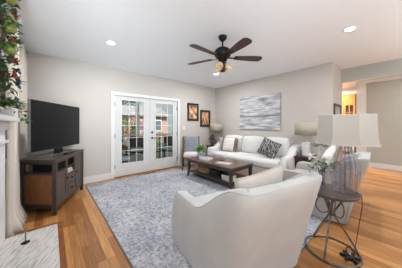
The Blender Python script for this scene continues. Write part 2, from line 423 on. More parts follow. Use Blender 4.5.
# french doors
bm=bmesh.new()
bx(XL-T,XL+.022,1.11,DY0,0,2.16,.006,bm=bm); bx(XL-T,XL+.022,DY1,3.14,0,2.16,.006,bm=bm); bx(XL-T,XL+.022,DY0,DY1,DZ,2.16,.006,bm=bm)
struct(link('trim_3', bm, M_trim))
struct(link('trim_5', bx(XL-T,XL+.01,DY0,DY1,0,.02), mat('oak_sill',(150,96,56),.4)))
GZ0,GZ1=.33,1.98
def french(name, y0, y1, g0, g1, active):
    x0,x1=XL-.06,XL-.015
    b=bmesh.new()
    bx(x0,x1,y0,g0,.022,DZ-.005,bm=b); bx(x0,x1,g1,y1,.022,DZ-.005,bm=b); bx(x0,x1,g0,g1,.022,GZ0,bm=b); bx(x0,x1,g0,g1,GZ1,DZ-.005,bm=b)
    d=struct(link(name,b,M_door))
    b=bmesh.new()
    for a in ((g0-.012,g0+.012,GZ0-.012,GZ1+.012),(g1-.012,g1+.012,GZ0-.012,GZ1+.012),(g0,g1,GZ0-.012,GZ0+.012),(g0,g1,GZ1-.012,GZ1+.012)):
        bx(x1,x1+.01,a[0],a[1],a[2],a[3],.003,bm=b)
    link('glazing_bead',b,M_trim,d)
    link('window_pane',bx(XL-.04,XL-.036,g0,g1,GZ0,GZ1),M_glass,d)
    b=bmesh.new(); w=(g1-g0)/3
    for k in (1,2): bx(XL-.035,XL-.022,g0+k*w-.006,g0+k*w+.006,GZ0,GZ1,bm=b)
    for k in range(1,5):
        z=GZ0+(GZ1-GZ0)*k/5; bx(XL-.034,XL-.023,g0,g1,z-.006,z+.006,bm=b)
    link('muntin_grid',b,M_trim,d)
    hy = y0+.006 if not active else y1-.006
    for z in (.28,1.05,1.85): link('hinge',bx(XL-.016,XL-.004,hy-.018,hy+.018,z-.05,z+.05,.003),M_silver,d)
    if active:
        hy=y0+.075
        for z,r in ((1.12,.03),(.96,.028)):
            b=bmesh.new(); lathe(b,[(r,0),(r,.012),(r*.6,.02)],16)
            bmesh.ops.transform(b,matrix=Matrix.Translation((XL-.015,hy,z))@Matrix.Rotation(PI/2,4,'Y'),verts=b.verts)
            if z<1: box(b,(XL+.03,hy-.0,z),(.02,.02,.02)); box(b,(XL+.038,hy+.045,z),(.014,.12,.018),bevel=.004)
            link('deadbolt' if z>1 else 'lever_handle',b,M_blackmetal,d,'auto')
french('door_1',1.195,2.123,1.36,1.96,False)
french('door_2',2.127,3.055,2.30,2.90,True)
# fireplace side
mw=bmesh.new()
bx(-3.0,-2.72,YW,YW+.06,0,1.27,.006,bm=mw); bx(-1.5,-1.22,YW,YW+.06,0,1.27,.006,bm=mw); bx(-2.72,-1.5,YW,YW+.06,1.0,1.27,.006,bm=mw)
mp_=thing('fireplace_mantel','white painted fireplace mantel at the left edge, beside the ivory curtain','mantel',(0,0,0))
link('surround',mw,M_trim,mp_)
b=bmesh.new(); bx(-3.02,-1.2,YW,YW+.09,1.27,1.36,.01,bm=b); link('frieze',b,M_trim,mp_)
b=bmesh.new(); bx(-3.06,-1.16,YW,YW+.18,1.36,1.405,.008,bm=b); link('mantel_shelf',b,M_trim,mp_)
b=bmesh.new(); bx(-3.02,-2.70,YW,YW+.085,1.12,1.15,.006,bm=b); link('capital_moulding',b,M_trim,mp_)
b=bmesh.new(); bx(-2.72,-2.45,YW,YW+.03,0.02,1.0,bm=b); bx(-1.77,-1.5,YW,YW+.03,0.02,1.0,bm=b); bx(-2.45,-1.77,YW,YW+.03,.8,1.0,bm=b); link('marble_slip',b,M_marble,mp_)
link('firebox',bx(-2.45,-1.77,YW,YW+.012,.02,.8),M_void,mp_)
tag(link('hearth_slab', bx(-3.0,-1.2,YW+.062,.065,0,.012,.003), M_marble),'grey veined marble hearth slab set in the floor by the fireplace','hearth')
b=bmesh.new(); bx(-3.05,-3.0,YW+.062,.115,0,.013,bm=b); bx(-3.0,-1.2,.065,.115,0,.013,bm=b); struct(link('trim_6',b,mat('hearth_border_oak',(150,92,50),.35,var=(120,70,36),scale=10)))
# floor register
b=bmesh.new(); bx(XL+.12,XL+.22,1.88,2.22,0,.006,bm=b)
for k in range(11): bx(XL+.13,XL+.21,1.90+k*.029,1.912+k*.029,.006,.009,bm=b)
tag(link('floor_vent',b,mat('bronze_vent',(62,46,36),.5,.3)),'dark bronze slotted floor vent in front of the french doors','vent')
# switch plates
def plate(y,z,lab):
    b=bx(XL,XL+.006,y-.055,y+.055,z-.06,z+.06,.002); o=link('light_switch',b,M_trim); tag(o,lab,'switch')
    for k in (-1,1): link('toggle',bx(XL+.006,XL+.014,y+k*.022-.01,y+k*.022+.01,z-.025,z+.025,.002),M_trim,o)
plate(3.30,1.24,'white double switch plate on wall right of the french doors')

# ---------------- rug ----------------
rg=tag(link('area_rug', bx(-4.48,-.69,.575,3.31,0,.009,.003), M_rug),'large distressed blue grey and ivory area rug on the hardwood','rug')
b=bmesh.new()
bx(-4.485,-.685,.567,.58,0,.0095,bm=b); bx(-4.485,-.685,3.305,3.315,0,.0095,bm=b); bx(-4.488,-4.478,.567,3.315,0,.0095,bm=b); bx(-.692,-.682,.562,3.315,0,.0095,bm=b)
link('bound_edge',b,mat('rug_binding',(120,112,108),.9),rg)

# ---------------- upholstered U shells ----------------
def ushell(L, wb, wf, ha, hb, lean, th, thb, dip=.02, seatz=.28, rise=(.12,.55), z0=.012):
    """outer path from left arm front round the back to right arm front. +x forward"""
    path=[]
    n=14; r=.09
    for i in range(n+1):
        u=1-i/n; x=r+(L-r)*u; y=wb+(wf-wb)*(x/L); path.append((x,y,u))
    for i in range(1,6):
        a=PI/2+PI/2*i/6; path.append((r+r*math.cos(a), (wb-r)+r*math.sin(a),0))
    nb=max(6,int(wb*2/.12))
    for i in range(nb+1):
        y=(wb-r)*(1-2*i/nb); path.append((0,y,-1))
    for (x,y,u) in [(p[0],-p[1],p[2]) for p in path[:n+6][::-1]]: path.append((x,y,u))
    bm=bmesh.new(); rings=[]; edge=[]
    N=len(path)
    for i,(x,y,u) in enumerate(path):
        a=path[max(i-1,0)]; c=path[min(i+1,N-1)]
        t=Vector((c[0]-a[0],c[1]-a[1],0)).normalized(); nin=Vector((-t.y,t.x,0))   # inward
        uu=max(u,0)
        s=min(1,max(0,(rise[1]-uu)/(rise[1]-rise[0]))); s=s*s*(3-2*s)
        h=ha+(hb-ha)*s - dip*math.exp(-((uu-rise[1]-.08)/.16)**2)
        if u==-1: h=hb-.012*math.cos(y/wb*PI/2)
        if uu>.93: h-= .02*((uu-.93)/.07)**2
        k=th+(thb-th)*s
        def lp(z): return -lean*(z/hb)**1.3*(1-.35*uu)
        bul=.012
        P=Vector((x,y,0)); ring=[]
        def add(off,z): ring.append(P+nin*off+Vector((lp(z)+ (0.035*math.sin(PI*min(z/ha,1)) if uu>.8 else 0)*((uu-.8)/.2 if uu>.8 else 0),0,z)))
        add(0,z0); add(-bul,h*.3); add(-bul,h*.6); add(-.004,h*.85); add(0,h-.035); add(.012,h-.01); add(.035,h)
        add(k-.035,h); add(k-.012,h-.012); add(k,h-.04); add(k,max(seatz,.5*h)); add(k,seatz)
        edge.append(ring[5].copy())
        rings.append([bm.verts.new(q) for q in ring])
    for i in range(N-1):
        for j in range(len(rings[0])-1): bm.faces.new((rings[i][j],rings[i+1][j],rings[i+1][j+1],rings[i][j+1]))
    for rg_,fl in ((rings[0],0),(rings[-1],1)):
        m=len(rg_)
        lo=bm.verts.new(Vector((rg_[-1].co.x,rg_[-1].co.y,z0)))
        f=list(rg_)+[lo]
        bm.faces.new(f if fl else f[::-1])
    return bm, edge
def seat_mesh(x0,x1,w0,w1,z0,z1): # box tapering in plan
    bm=bmesh.new()
    q=[(x0,-w0),(x1,-w1),(x1,w1),(x0,w0)]
    a=[bm.verts.new((x,y,z0)) for x,y in q]; b=[bm.verts.new((x,y,z1)) for x,y in q]
    bm.faces.new(a[::-1]); bm.faces.new(b)
    for i in range(4): bm.faces.new((a[i],a[(i+1)%4],b[(i+1)%4],b[i]))
    bmesh.ops.bevel(bm,geom=list(bm.edges),offset=.015,segments=2,affect='EDGES'); return bm

def armchair(label, loc, ang, m):
    t=thing('armchair',label,'armchair',loc,ang)
    L,wb,wf=.90,.455,.51
    bm,edge=ushell(L,wb,wf,.60,.895,.23,.12,.13,dip=.01,rise=(.0,.52))
    sh=link('slipcover_shell',bm,m,t,True)
    b=bmesh.new(); tube(b,edge,.006,6); link('piping',b,m,sh,True)
    for i in (15,-16):
        p=edge[i]; b=bmesh.new(); tube(b,[Vector((.010,p.y*.995,.02)),Vector((-.045,p.y*1.01,.4)),Vector((p.x-.004,p.y*.995,p.z-.01))],.005,6); link('back_seam',b,m,sh,True)
    link('seat_base',seat_mesh(.08,L-.02,.34,.39,.012,.29),m,t,'auto')
    link('seat_cushion',rbox((.70,.70,.18),.05,(0.02,0.01,.03),c=(.50,0,.385)),m,t,True)
    return t
c1=armchair('nearest ivory linen slipcovered armchair, seen from behind in the foreground',(-.72,1.355,.009),math.radians(168),M_linen)
c2=armchair('oat linen armchair behind the glass lamp, facing the coffee table',(-.50,3.36,.0095),math.radians(184),M_linen2)
def put_pillow(name,label,w,h,t,m,loc,yaw,tilt,roll=0,cat='pillow',trim=None):
    o=thing(name,label,cat,loc,yaw)
    b=pillow(w,h,t)
    bmesh.ops.transform(b,matrix=(Matrix.Rotation(tilt,4,'X')@Matrix.Rotation(roll,4,'Y')),verts=b.verts)
    link('pillow_body',b,m,o,True)
    # welt cord round the edge
    pts=[]
    n=12
    for s_,f in ((0,lambda q:(q,-1)),(1,lambda q:(1,q)),(2,lambda q:(-q,1)),(3,lambda q:(-1,-q))):
        for k in range(n):
            u,v=f(2*k/n-1); pts.append(Vector((u*w/2*(1-.07*(1-v*v)),0,v*h/2*(1-.07*(1-u*u)))))
    b=bmesh.new(); tube(b,pts,.005,6,closed=True)
    bmesh.ops.transform(b,matrix=(Matrix.Rotation(tilt,4,'X')@Matrix.Rotation(roll,4,'Y')),verts=b.verts)
    link('welt',b,trim or m,o,True)
    return o
# chair 1 and 2 pillows
put_pillow('throw_pillow','cream pillow leaning inside the nearest armchair',.56,.50,.16,M_pillow,(-.88,1.50,.665),math.radians(72),math.radians(14),math.radians(-10))
put_pillow('throw_pillow','white pillow in the armchair behind the glass lamp',.50,.50,.16,M_sofa,(-.80,3.36,.72),math.radians(94),math.radians(18),math.radians(-25))

# sofa (faces -y)
SX,SY=-2.82,4.74
sofa=thing('sofa','long white slipcovered sofa against the wall under the abstract painting','sofa',(SX,SY-.02,0),math.radians(-90))
bm,edge=ushell(.92,1.23,1.25,.64,.84,.02,.17,.18,rise=(.25,.75),seatz=.24)
sh=link('slipcover_shell',bm,M_sofa,sofa,True)
b=bmesh.new(); tube(b,edge,.006,6); link('piping',b,M_sofa,sh,True)
link('seat_base',seat_mesh(.1,.90,1.06,1.08,.012,.30),M_sofa,sofa,'auto')
link('seat_cushion',rbox((.76,2.12,.20),.06,(0.02,0,.03),n=12,c=(.555,0,.40)),M_sofa,sofa,True)
for k in (-1,0,1):
    b=rbox((.22,.70,.50),.08,(.05,.0,.03),c=(.27,k*.705,.735),rot=ry(math.radians(-10)))
    link('back_cushion',b,M_sofa,sofa,True)
put_pillow('throw_pillow','grey fringed pillow at the left end of the sofa',.42,.42,.14,M_grey_pillow,(-3.80,4.30,.72),math.radians(20),math.radians(-14))
pw=put_pillow('throw_pillow','beige pillow with dark side bands near left end of the sofa',.56,.46,.15,M_pillow,(-3.48,4.17,.73),math.radians(0),math.radians(-16),0,trim=mat('taupe_trim',(96,84,74),.9))
for s_ in (-1,1):
    b=bmesh.new(); box(b,(s_*.235,0,0),(.045,.012,.40)); 
    for v in b.verts: v.co.y=0.058*(1 if v.co.y>0 else -1)
    bmesh.ops.transform(b,matrix=Matrix.Rotation(math.radians(-16),4,'X'),verts=b.verts)
    link('side_band',b,mat('taupe_band',(128,112,98),.9),pw)
put_pillow('throw_pillow','black and white scroll patterned pillow leaning on the sofa',.44,.44,.15,M_damask,(-2.16,4.10,.75),math.radians(24),math.radians(-18),math.radians(24))
# throw draped over the sofa right arm
b=bmesh.new(); g=[]
for i in range(9):
    row=[]
    for j in range(15):
        s=j/14; x=-.02+.0*s
        a=s*PI
        yy=-.105*math.cos(a)*(1 if True else 1); zz=.0
        if s<.3: p=(-.11, .0, .40+.27*s/.3)
        elif s>.7: p=(.11,0,.67-.33*(s-.7)/.3)
        else: t_=(s-.3)/.4; p=(-.11*math.cos(PI*t_),0,.67+.03*math.sin(PI*t_))
        row.append(b.verts.new((p[0]+.004*math.sin(i*2.1), -.14+.28*i/8, p[2]+.006*math.sin(i*1.7+j))))
    g.append(row)
for i in range(8):
    for j in range(14): b.faces.new((g[i][j],g[i+1][j],g[i+1][j+1],g[i][j+1]))
o=link('throw_blanket',b,M_blue_fabric,None,True,loc=(-1.645,4.40,.035)); o.modifiers.new('Solidify','SOLIDIFY').thickness=.012
tag(o,'light blue grey throw folded over the right arm of the sofa','blanket')

# ---------------- painting and pictures ----------------
p=thing('painting','wide abstract grey and white banded canvas on the wall above the sofa','painting',(-2.85,YS-.022,1.71))
link('canvas',bx(-.67,.67,-.018,.02,-.515,.515,.004),M_canvas,p)
def framed(y,z,w,h,art,lab):
    p=thing('framed_picture',lab,'picture',(XL+.001,y,z))
    b=bmesh.new(); f=.05
    bx(0,.03,-w/2,-w/2+f,-h/2,h/2,.004,bm=b); bx(0,.03,w/2-f,w/2,-h/2,h/2,.004,bm=b); bx(0,.03,-w/2+f,w/2-f,-h/2,-h/2+f,.004,bm=b); bx(0,.03,-w/2+f,w/2-f,h/2-f,h/2,.004,bm=b)
    link('picture_frame',b,mat('black_frame',(34,30,30),.4),p)
    link('mat_board',bx(0,.010,-w/2+f,w/2-f,-h/2+f,h/2-f),mat('mat_board',(120,100,80),.8),p)
    link('print',bx(.010,.013,-w/2+f+.03,w/2-f-.03,-h/2+f+.035,h/2-f-.035),art,p)
framed(3.68,1.775,.48,.60,M_art1,'upper left sepia print in a wide black frame right of the french doors')
framed(4.245,1.57,.48,.60,M_art2,'lower right sepia print in a wide black frame nearest the room corner')
# mirror on return wall
p=thing('framed_mirror','dark brown framed picture on the short wall behind the lampshade','picture',(XR+.001,5.17,1.52))
b=bmesh.new(); bx(0,.025,-.33,-.28,-.3,.3,bm=b); bx(0,.025,.28,.33,-.3,.3,bm=b); bx(0,.025,-.28,.28,.25,.3,bm=b); bx(0,.025,-.28,.28,-.3,-.25,bm=b)
p.name='framed_picture'
link('picture_frame',b,mat('brown_frame',(82,62,50),.5),p); link('print',bx(0,.01,-.28,.28,-.25,.25),mat('pale_print',(186,186,182),.5,var=(160,162,160),scale=6),p)

# ---------------- recessed lights ----------------
LGT=[((-3.27,.78),'recessed ceiling light nearest the curtains, above the television corner'),((-.50,3.33),'recessed ceiling light at upper right of the photo'),((-3.35,3.45),'recessed ceiling light farthest back, seen below the fan')]
for (x,y),lab in LGT:
    t=thing('recessed_light',lab,'ceiling light',(x,y,H),0,)
    b=bmesh.new(); lathe(b,[(.062,-.001),(.062,-.006),(.085,-.006),(.088,-.001)],24,caps=False); link('trim_ring',b,M_trim,t,True)
    b=bmesh.new(); lathe(b,[(.062,-.004),(.0001,-.005)],24,caps=False); link('diffuser',b,M_lamp_on,t)
    l=bpy.data.lights.new('downlight','AREA'); l.shape='DISK'; l.size=.12; l.energy=LAMP_W*(.95 if y<1 else .75 if x>-1 else 1.0); l.color=(.95,.97,1)
    lo=bpy.data.objects.new('downlight',l); COL.objects.link(lo); lo.parent=t; lo.location=(0,0,-.02)

# ---------------- ceiling fan ----------------
fan=thing('ceiling_fan','dark bronze five blade ceiling fan with amber glass light kit','ceiling fan',(-1.87,2.072,H))
b=bmesh.new(); lathe(b,[(.015,-.085),(.03,-.075),(.06,-.04),(.068,-.012),(.068,-.001)],24); link('canopy',b,M_fanmetal,fan,True)
b=bmesh.new(); lathe(b,[(.013,-.18),(.013,-.08)],12); link('downrod',b,M_fanmetal,fan,True)
b=bmesh.new(); lathe(b,[(.04,-.40),(.07,-.385),(.085,-.35),(.12,-.325),(.135,-.285),(.13,-.24),(.095,-.20),(.05,-.185),(.02,-.16)],28); link('motor_housing',b,M_fanmetal,fan,True)
b=bmesh.new(); lathe(b,[(.008,-.57),(.04,-.565),(.044,-.545),(.03,-.53),(.034,-.48),(.045,-.45),(.045,-.40)],20); link('light_hub',b,mat('dark_hub',(60,44,34),.4,.5),fan,True)
for k in range(5):
    a=math.radians(55.4+72*k)
    R=Matrix.Rotation(a,4,'Z')@Matrix.Rotation(math.radians(-11),4,'X')
    b=bmesh.new(); n=14; top=[];
    prof=[]
    for i in range(n+1):
        s=i/n; x=.19+.457*s
        w=.045+.026*min(1,s*1.6)
        if s>.9: w*=math.sqrt(max(0,1-((s-.9)/.1)**2*.75))
        prof.append((x,w))
    out=[(x,w) for x,w in prof]+[(x,-w) for x,w in prof[::-1]]
    va=[b.verts.new((x,w,.004)) for x,w in out]; vb=[b.verts.new((x,w,-.004)) for x,w in out]
    b.faces.new(va); b.faces.new(vb[::-1])
    for i in range(len(out)): b.faces.new((va[i],vb[i],vb[(i+1)%len(out)],va[(i+1)%len(out)]))
    bmesh.ops.transform(b,matrix=Matrix.Translation((0,0,-.335))@R,verts=b.verts)
    bl=link('blade',b,M_blade,fan)
    b=bmesh.new(); box(b,(.16,0,-.008),(.14,.03,.008),bevel=.002); box(b,(.235,0,-.008),(.06,.07,.006),bevel=.002)
    bmesh.ops.transform(b,matrix=Matrix.Translation((0,0,-.335))@R,verts=b.verts)
    link('blade_iron',b,M_fanmetal,bl)
for k in range(3):
    a=math.radians(41+120*k)
    b=bmesh.new(); lathe(b,[(.018,0),(.022,-.012),(.045,-.03),(.058,-.06),(.056,-.085),(.062,-.105)],20,caps=False)
    mt=Matrix.Translation((math.cos(a)*.055,math.sin(a)*.055,-.44))@Matrix.Rotation(a,4,'Z')@Matrix.Rotation(math.radians(-38),4,'Y')
    bmesh.ops.transform(b,matrix=mt,verts=b.verts)
    link('glass_shade',b,M_amber,fan,True)

# ---------------- television stand and television ----------------
FL,FR,BR,BL=V(-3.305,.042,0),V(-4.32,.50,0),V(-4.60,.12,0),V(-3.69,-.345,0)
st=thing('television_stand','dark brown wooden corner television stand with doors and drawers','television stand',(0,0,0))
def prism(bm,q,z0,z1,ex=0):
    c=sum((Vector(p) for p in q),Vector())/len(q)
    qq=[]
    for p in q:
        d=(Vector(p)-c); d.z=0; qq.append(Vector(p)+d.normalized()*ex)
    a=[bm.verts.new((p.x,p.y,z0)) for p in qq]; b=[bm.verts.new((p.x,p.y,z1)) for p in qq]
    bm.faces.new(a); bm.faces.new(b[::-1])
    for i in range(len(q)): bm.faces.new((a[i],b[i],b[(i+1)%len(q)],a[(i+1)%len(q)]))
    return bm
Q=[FL,FR,BR,BL]
b=prism(bmesh.new(),Q,.785,.82,.03); bmesh.ops.bevel(b,geom=list(b.edges),offset=.006,segments=2,affect='EDGES'); link('top_panel',b,M_darktop,st)
ins=[q+(sum(Q,Vector())/4-q)*.06 for q in Q]
b=prism(bmesh.new(),ins,.60,.61); link('shelf',b,M_darkwood,st)
b=prism(bmesh.new(),ins,.09,.12); link('bottom_panel',b,M_darkwood,st)
# near-black inner core: shade of the open recess put into its colour
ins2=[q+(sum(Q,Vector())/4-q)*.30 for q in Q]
b=prism(bmesh.new(),ins2,.12,.785); link('recess_shade_core',b,M_void,st)
for q in Q:
    b=bmesh.new(); c=q+(sum(Q,Vector())/4-q).normalized()*.03
    ang=math.atan2((FR-FL).y,(FR-FL).x)
    box(b,(c.x,c.y,.3925),(.05,.05,.785),rot=rz(ang),bevel=.004); link('leg',b,M_darkwood,st)
def face(A,B):
    """frame on the vertical face A->B: returns placing matrix; local x along, y outwards(+), z up"""
    d=(B-A); L=d.length; d.normalize(); nrm=V(d.y,-d.x,0)
    c=sum(Q,Vector())/4
    if (A-c).dot(nrm)<0: nrm=-nrm
    M=Matrix(((d.x,nrm.x,0,A.x),(d.y,nrm.y,0,A.y),(0,0,1,0),(0,0,0,1)))
    return M,L
def onface(Mx,x0,x1,y0,y1,z0,z1,bev,name,m,par):
    b=bx(x0,x1,y0,y1,z0,z1,bev); bmesh.ops.transform(b,matrix=Mx,verts=b.verts); return link(name,b,m,par)
Mx,L=face(FL,BL)
onface(Mx,.05,L-.05,-.035,-.015,.12,.60,0,'side_panel',M_brownwood,st)
onface(Mx,.05,L-.05,-.035,-.012,.74,.785,0,'side_rail',M_darkwood,st)
onface(Mx,.05,L-.05,-.035,-.010,.09,.15,0,'side_rail',M_darkwood,st)
onface(Mx,.05,L-.05,-.035,-.010,.585,.615,0,'side_rail',M_darkwood,st)
Mx,L=face(FL,FR)
onface(Mx,.05,L-.05,-.03,-.008,.75,.785,0,'front_rail',M_greywood,st)
onface(Mx,.05,L-.05,-.03,-.008,.10,.15,0,'front_rail',M_greywood,st)
a0,a1,a2,a3=.05,.42,.74,L-.05
for x in (a1,a2): onface(Mx,x-.015,x+.015,-.03,-.008,.15,.75,0,'stile',M_greywood,st)
onface(Mx,a0,a1-.015,-.03,-.010,.585,.61,0,'front_rail',M_greywood,st)
onface(Mx,a2+.015,a3,-.03,-.010,.725,.75,0,'front_rail',M_greywood,st)
def sdoor(x0,x1,z0,z1,kx):
    d=onface(Mx,x0+.004,x1-.004,-.028,-.010,z0,z1,.003,'door',M_greywood,st)
    for (p0,p1,r0,r1) in ((x0+.004,x0+.05,z0,z1),(x1-.05,x1-.004,z0,z1),(x0+.05,x1-.05,z0,z0+.05),(x0+.05,x1-.05,z1-.05,z1)):
        onface(Mx,p0,p1,-.010,-.003,r0,r1,.002,'door_rail',M_greywood,d)
    onface(Mx,kx-.012,kx+.012,-.003,.022,.44,.464,.006,'knob',M_blackmetal,d)
sdoor(a0,a1-.015,.15,.585,a1-.045); sdoor(a2+.015,a3,.15,.72,a2+.045)
for z0,z1 in ((.15,.31),(.32,.49)):
    d=onface(Mx,a1+.019,a2-.019,-.028,-.006,z0,z1,.003,'drawer',M_greywood,st)
    onface(Mx,(a1+a2)/2-.012,(a1+a2)/2+.012,-.006,.018,(z0+z1)/2-.012,(z0+z1)/2+.012,.006,'knob',M_blackmetal,d)
onface(Mx,a1+.015,a2-.015,-.26,-.010,.49,.505,0,'cubby_floor',M_greywood,st)
M_paper=mat('book_pages',(226,220,208),.8)
for i,(dz,ww,m) in enumerate(((0,.2,M_paper),(.022,.18,mat('tan_book',(176,150,118),.7)),(.044,.17,M_ceramic))):
    b=bx(a1+.06,a1+.06+ww,-.20,-.02,.506+dz,.527+dz,.002); bmesh.ops.transform(b,matrix=Mx,verts=b.verts)
    tag(link('book',b,m),['cream book at the bottom of the stack in the television stand cubby','tan book in the middle of the stack in the television stand cubby','white book on top of the stack in the television stand cubby'][i],'book','books in the television stand')
# television
A,B=V(-3.37,-.215,0),V(-4.37,.447,0); d=(B-A); TL=d.length; d.normalize(); nn=V(-d.y,d.x,0)
if nn.dot(-A)<0: nn=-nn
Mt=Matrix(((d.x,nn.x,0,A.x),(d.y,nn.y,0,A.y),(0,0,1,0),(0,0,0,1)))
tv=thing('television','large flat screen television, dark and switched off, on the corner stand','television',(0,0,0))
def tvp(x0,x1,y0,y1,z0,z1,bev,name,m,par=None):
    b=bx(x0,x1,y0,y1,z0,z1,bev); bmesh.ops.transform(b,matrix=Mt,verts=b.verts); return link(name,b,m,par or tv)
tvp(0,TL,-.04,-.002,.935,1.69,.006,'housing',M_silver)
tvp(.004,TL-.004,-.004,0,.94,1.686,0,'bezel',M_black)
tvp(.014,TL-.014,0,.002,.958,1.676,0,'screen',M_screen)
tvp(TL*.42,TL*.58,-.035,-.01,.84,.936,.004,'neck',M_blackmetal)
b=bmesh.new()
for s_ in (-1,1):
    tube(b,[(TL*.5,-.02,.84),(TL*.5+s_*.2,.0,.835),(TL*.5+s_*.34,.09,.829)],.008,6)
    tube(b,[(TL*.5,-.02,.84),(TL*.5+s_*.2,-.04,.835),(TL*.5+s_*.34,-.10,.829)],.008,6)
bmesh.ops.transform(b,matrix=Mt,verts=b.verts); link('stand_foot',b,M_silver,tv,True)
b=bx(-.09,.09,-.03,.03,0,.03,.006); tag(link('media_box',b,M_black,None,loc=(-3.83,.215,.8205),rot=(0,0,2.75)),'small black streaming box on the television stand below the screen','media box')
b=bx(-.09,.09,-.02,.02,0,.018,.006); tag(link('remote_control',b,M_black,None,loc=(-4.02,.335,.8205),rot=(0,0,2.6)),'black remote control on the television stand, right of the streaming box','remote')

# ---------------- curtains ----------------
def curtain(x0,x1,lab,folds,puddle):
    t=thing('curtain',lab,'curtain',((x0+x1)/2,-.37,0)); w=abs(x1-x0)
    bm=bmesh.new(); nx=folds*12; nz=26; g=[]
    for i in range(nx+1):
        u=i/nx; row=[]
        for j in range(nz+1):
            v=j/nz; z=.012+v*2.66
            amp=.038*(1-.25*v); ph=u*folds*2*PI
            top=0
            if v>.94: top=.05*max(0,math.cos(ph))*(v-.94)/.06
            sq=1-.10*math.exp(-((v-.55)/.35)**2)
            fl=1+puddle*math.exp(-(v/.05)**2)
            x=(u-.5)*w*sq*(1+.12*(fl-1)); y=amp*math.sin(ph)*fl+.006*math.sin(v*9+u*5)
            y+=.05*puddle*math.exp(-(v/.05)**2)
            row.append(bm.verts.new((x,y,z+top)))
        g.append(row)
    for i in range(nx):
        for j in range(nz): bm.faces.new((g[i][j],g[i+1][j],g[i+1][j+1],g[i][j+1]))
    o=link('drape',bm,M_curtain,t,True); s=o.modifiers.new('Solidify','SOLIDIFY'); s.thickness=.003
    return t
curtain(-3.02,-3.50,'near ivory curtain panel with puddled hem between the mantel and television stand',4,.9)
curtain(-4.00,-4.62,'far ivory curtain panel hanging in the corner behind the television',5,.3)
b=bmesh.new(); tube(b,[(-2.99,-.405,2.66),(-4.66,-.405,2.66)],.012,10)
rod=tag(link('curtain_rod',b,M_silver,None,True),'slim metal curtain rod above the ivory curtains','curtain rod')
for x in (-3.0,-4.64):
    b=bmesh.new(); tube(b,[(x,-.405,2.66),(x,-.46,2.66)],.008,8); link('bracket',b,M_silver,rod,True)

# ---------------- mantel plant and garland ----------------
pp=thing('trailing_plant','trailing green ivy plant in a pot on the white mantel shelf','plant',(-2.80,-.365,1.4055))
b=bmesh.new(); lathe(b,[(.045,0),(.05,.01),(.058,.075),(.06,.085),(.052,.085),(.05,.07)],20); link('pot',b,M_ceramic,pp,True)
b=bmesh.new()
for i in range(200):
    a=random.uniform(0,2*PI); r=random.uniform(0,.20)**1; z=.16-.45*r*random.random()+random.uniform(-.02,.04)
    q=V(math.cos(a)*r*1.15,math.sin(a)*r*.55+.02,max(z,.035)); leaf(b,q,(math.cos(a),math.sin(a),random.uniform(-.4,.6)),random.uniform(.04,.065),random.uniform(.03,.045),.5)
for (x,y,z) in ((-.23,.12,.05),(-.16,.14,-.04),(.05,.14,-.03)):
    for k in range(8): leaf(b,(x+random.uniform(-.03,.03),y+random.uniform(-.01,.03),z+random.uniform(-.02,.06)),rdir(-.3),.05,.035,.4)
link('foliage',b,M_green,pp)

ga=thing('floral_garland','colourful hanging garland of leaves, red berries and green apples above mantel','garland',(-2.44,-.35,1.45))
b=bmesh.new()
path=[]
for k in range(15):
    z=.22+k*.085; path.append(V(-.03*math.sin(k*.9),.02*math.cos(k),z))
tube(b,path,.012,6); link('stem',b,mat('twig',(92,70,48),.8),ga,True)
b=bmesh.new()
for i in range(460):
    p_=random.choice(path)+V(random.gauss(0,.05),random.uniform(-.06,.10),random.gauss(0,.05)); leaf(b,p_,rdir(),random.uniform(.05,.09),random.uniform(.025,.045),.3)
link('foliage',b,M_green2,ga)
def sph(bm,c,r,n=8): 
    rr=bmesh.ops.create_icosphere(bm,subdivisions=2,radius=r,matrix=Matrix.Translation(c))
for z,x in ((.98,-.06),(.70,-.09),(.52,-.07),(.36,-.03),(1.18,-.02)):
    b=bmesh.new()
    for k in range(11): sph(b,V(x,.07,z)+rdir()*.032,.014)
    link('berry_cluster',b,M_red,ga,True)
for z,x in ((.86,-.02),(.78,.05),(.64,-.03),(.58,.05),(1.06,.05)):
    b=bmesh.new(); lathe(b,[(.001,-.044),(.026,-.042),(.046,-.012),(.048,.012),(.036,.038),(.014,.043),(.001,.034)],16,caps=False,c=(x-.02,.06,z)); link('apple',b,M_apple,ga,True)
for z,x in ((.93,-.12),(.90,-.06),(1.13,-.08),(.45,-.06)):
    b=bmesh.new()
    for k in range(9): a=k*2.4; leaf(b,(x,.10,z),(math.cos(a)*.8,.6,math.sin(a)*.8),.045,.03,0)
    link('white_bloom',b,M_petal,ga)
for z,x in ((.42,-.10),(.32,-.06),(.27,-.10)):
    b=bmesh.new()
    for k in range(14): a=k*2.4; leaf(b,(x,.09,z),(math.cos(a)*.8,.5,math.sin(a)*.8),.05,.032,0)
    link('blue_bloom',b,M_blue,ga)
# small metal stand on hearth
o=thing('hearth_stopper','small dark metal rod stand with round foot on the marble hearth','stand',(-2.74,-.215,.0125))
b=bmesh.new(); lathe(b,[(.038,0),(.038,.006),(.012,.012),(.006,.02)],20); link('foot',b,M_blackmetal,o,True)
b=bmesh.new(); lathe(b,[(.006,.018),(.006,.14),(.010,.145),(.010,.16),(.003,.168)],12); link('rod',b,M_silver,o,True)

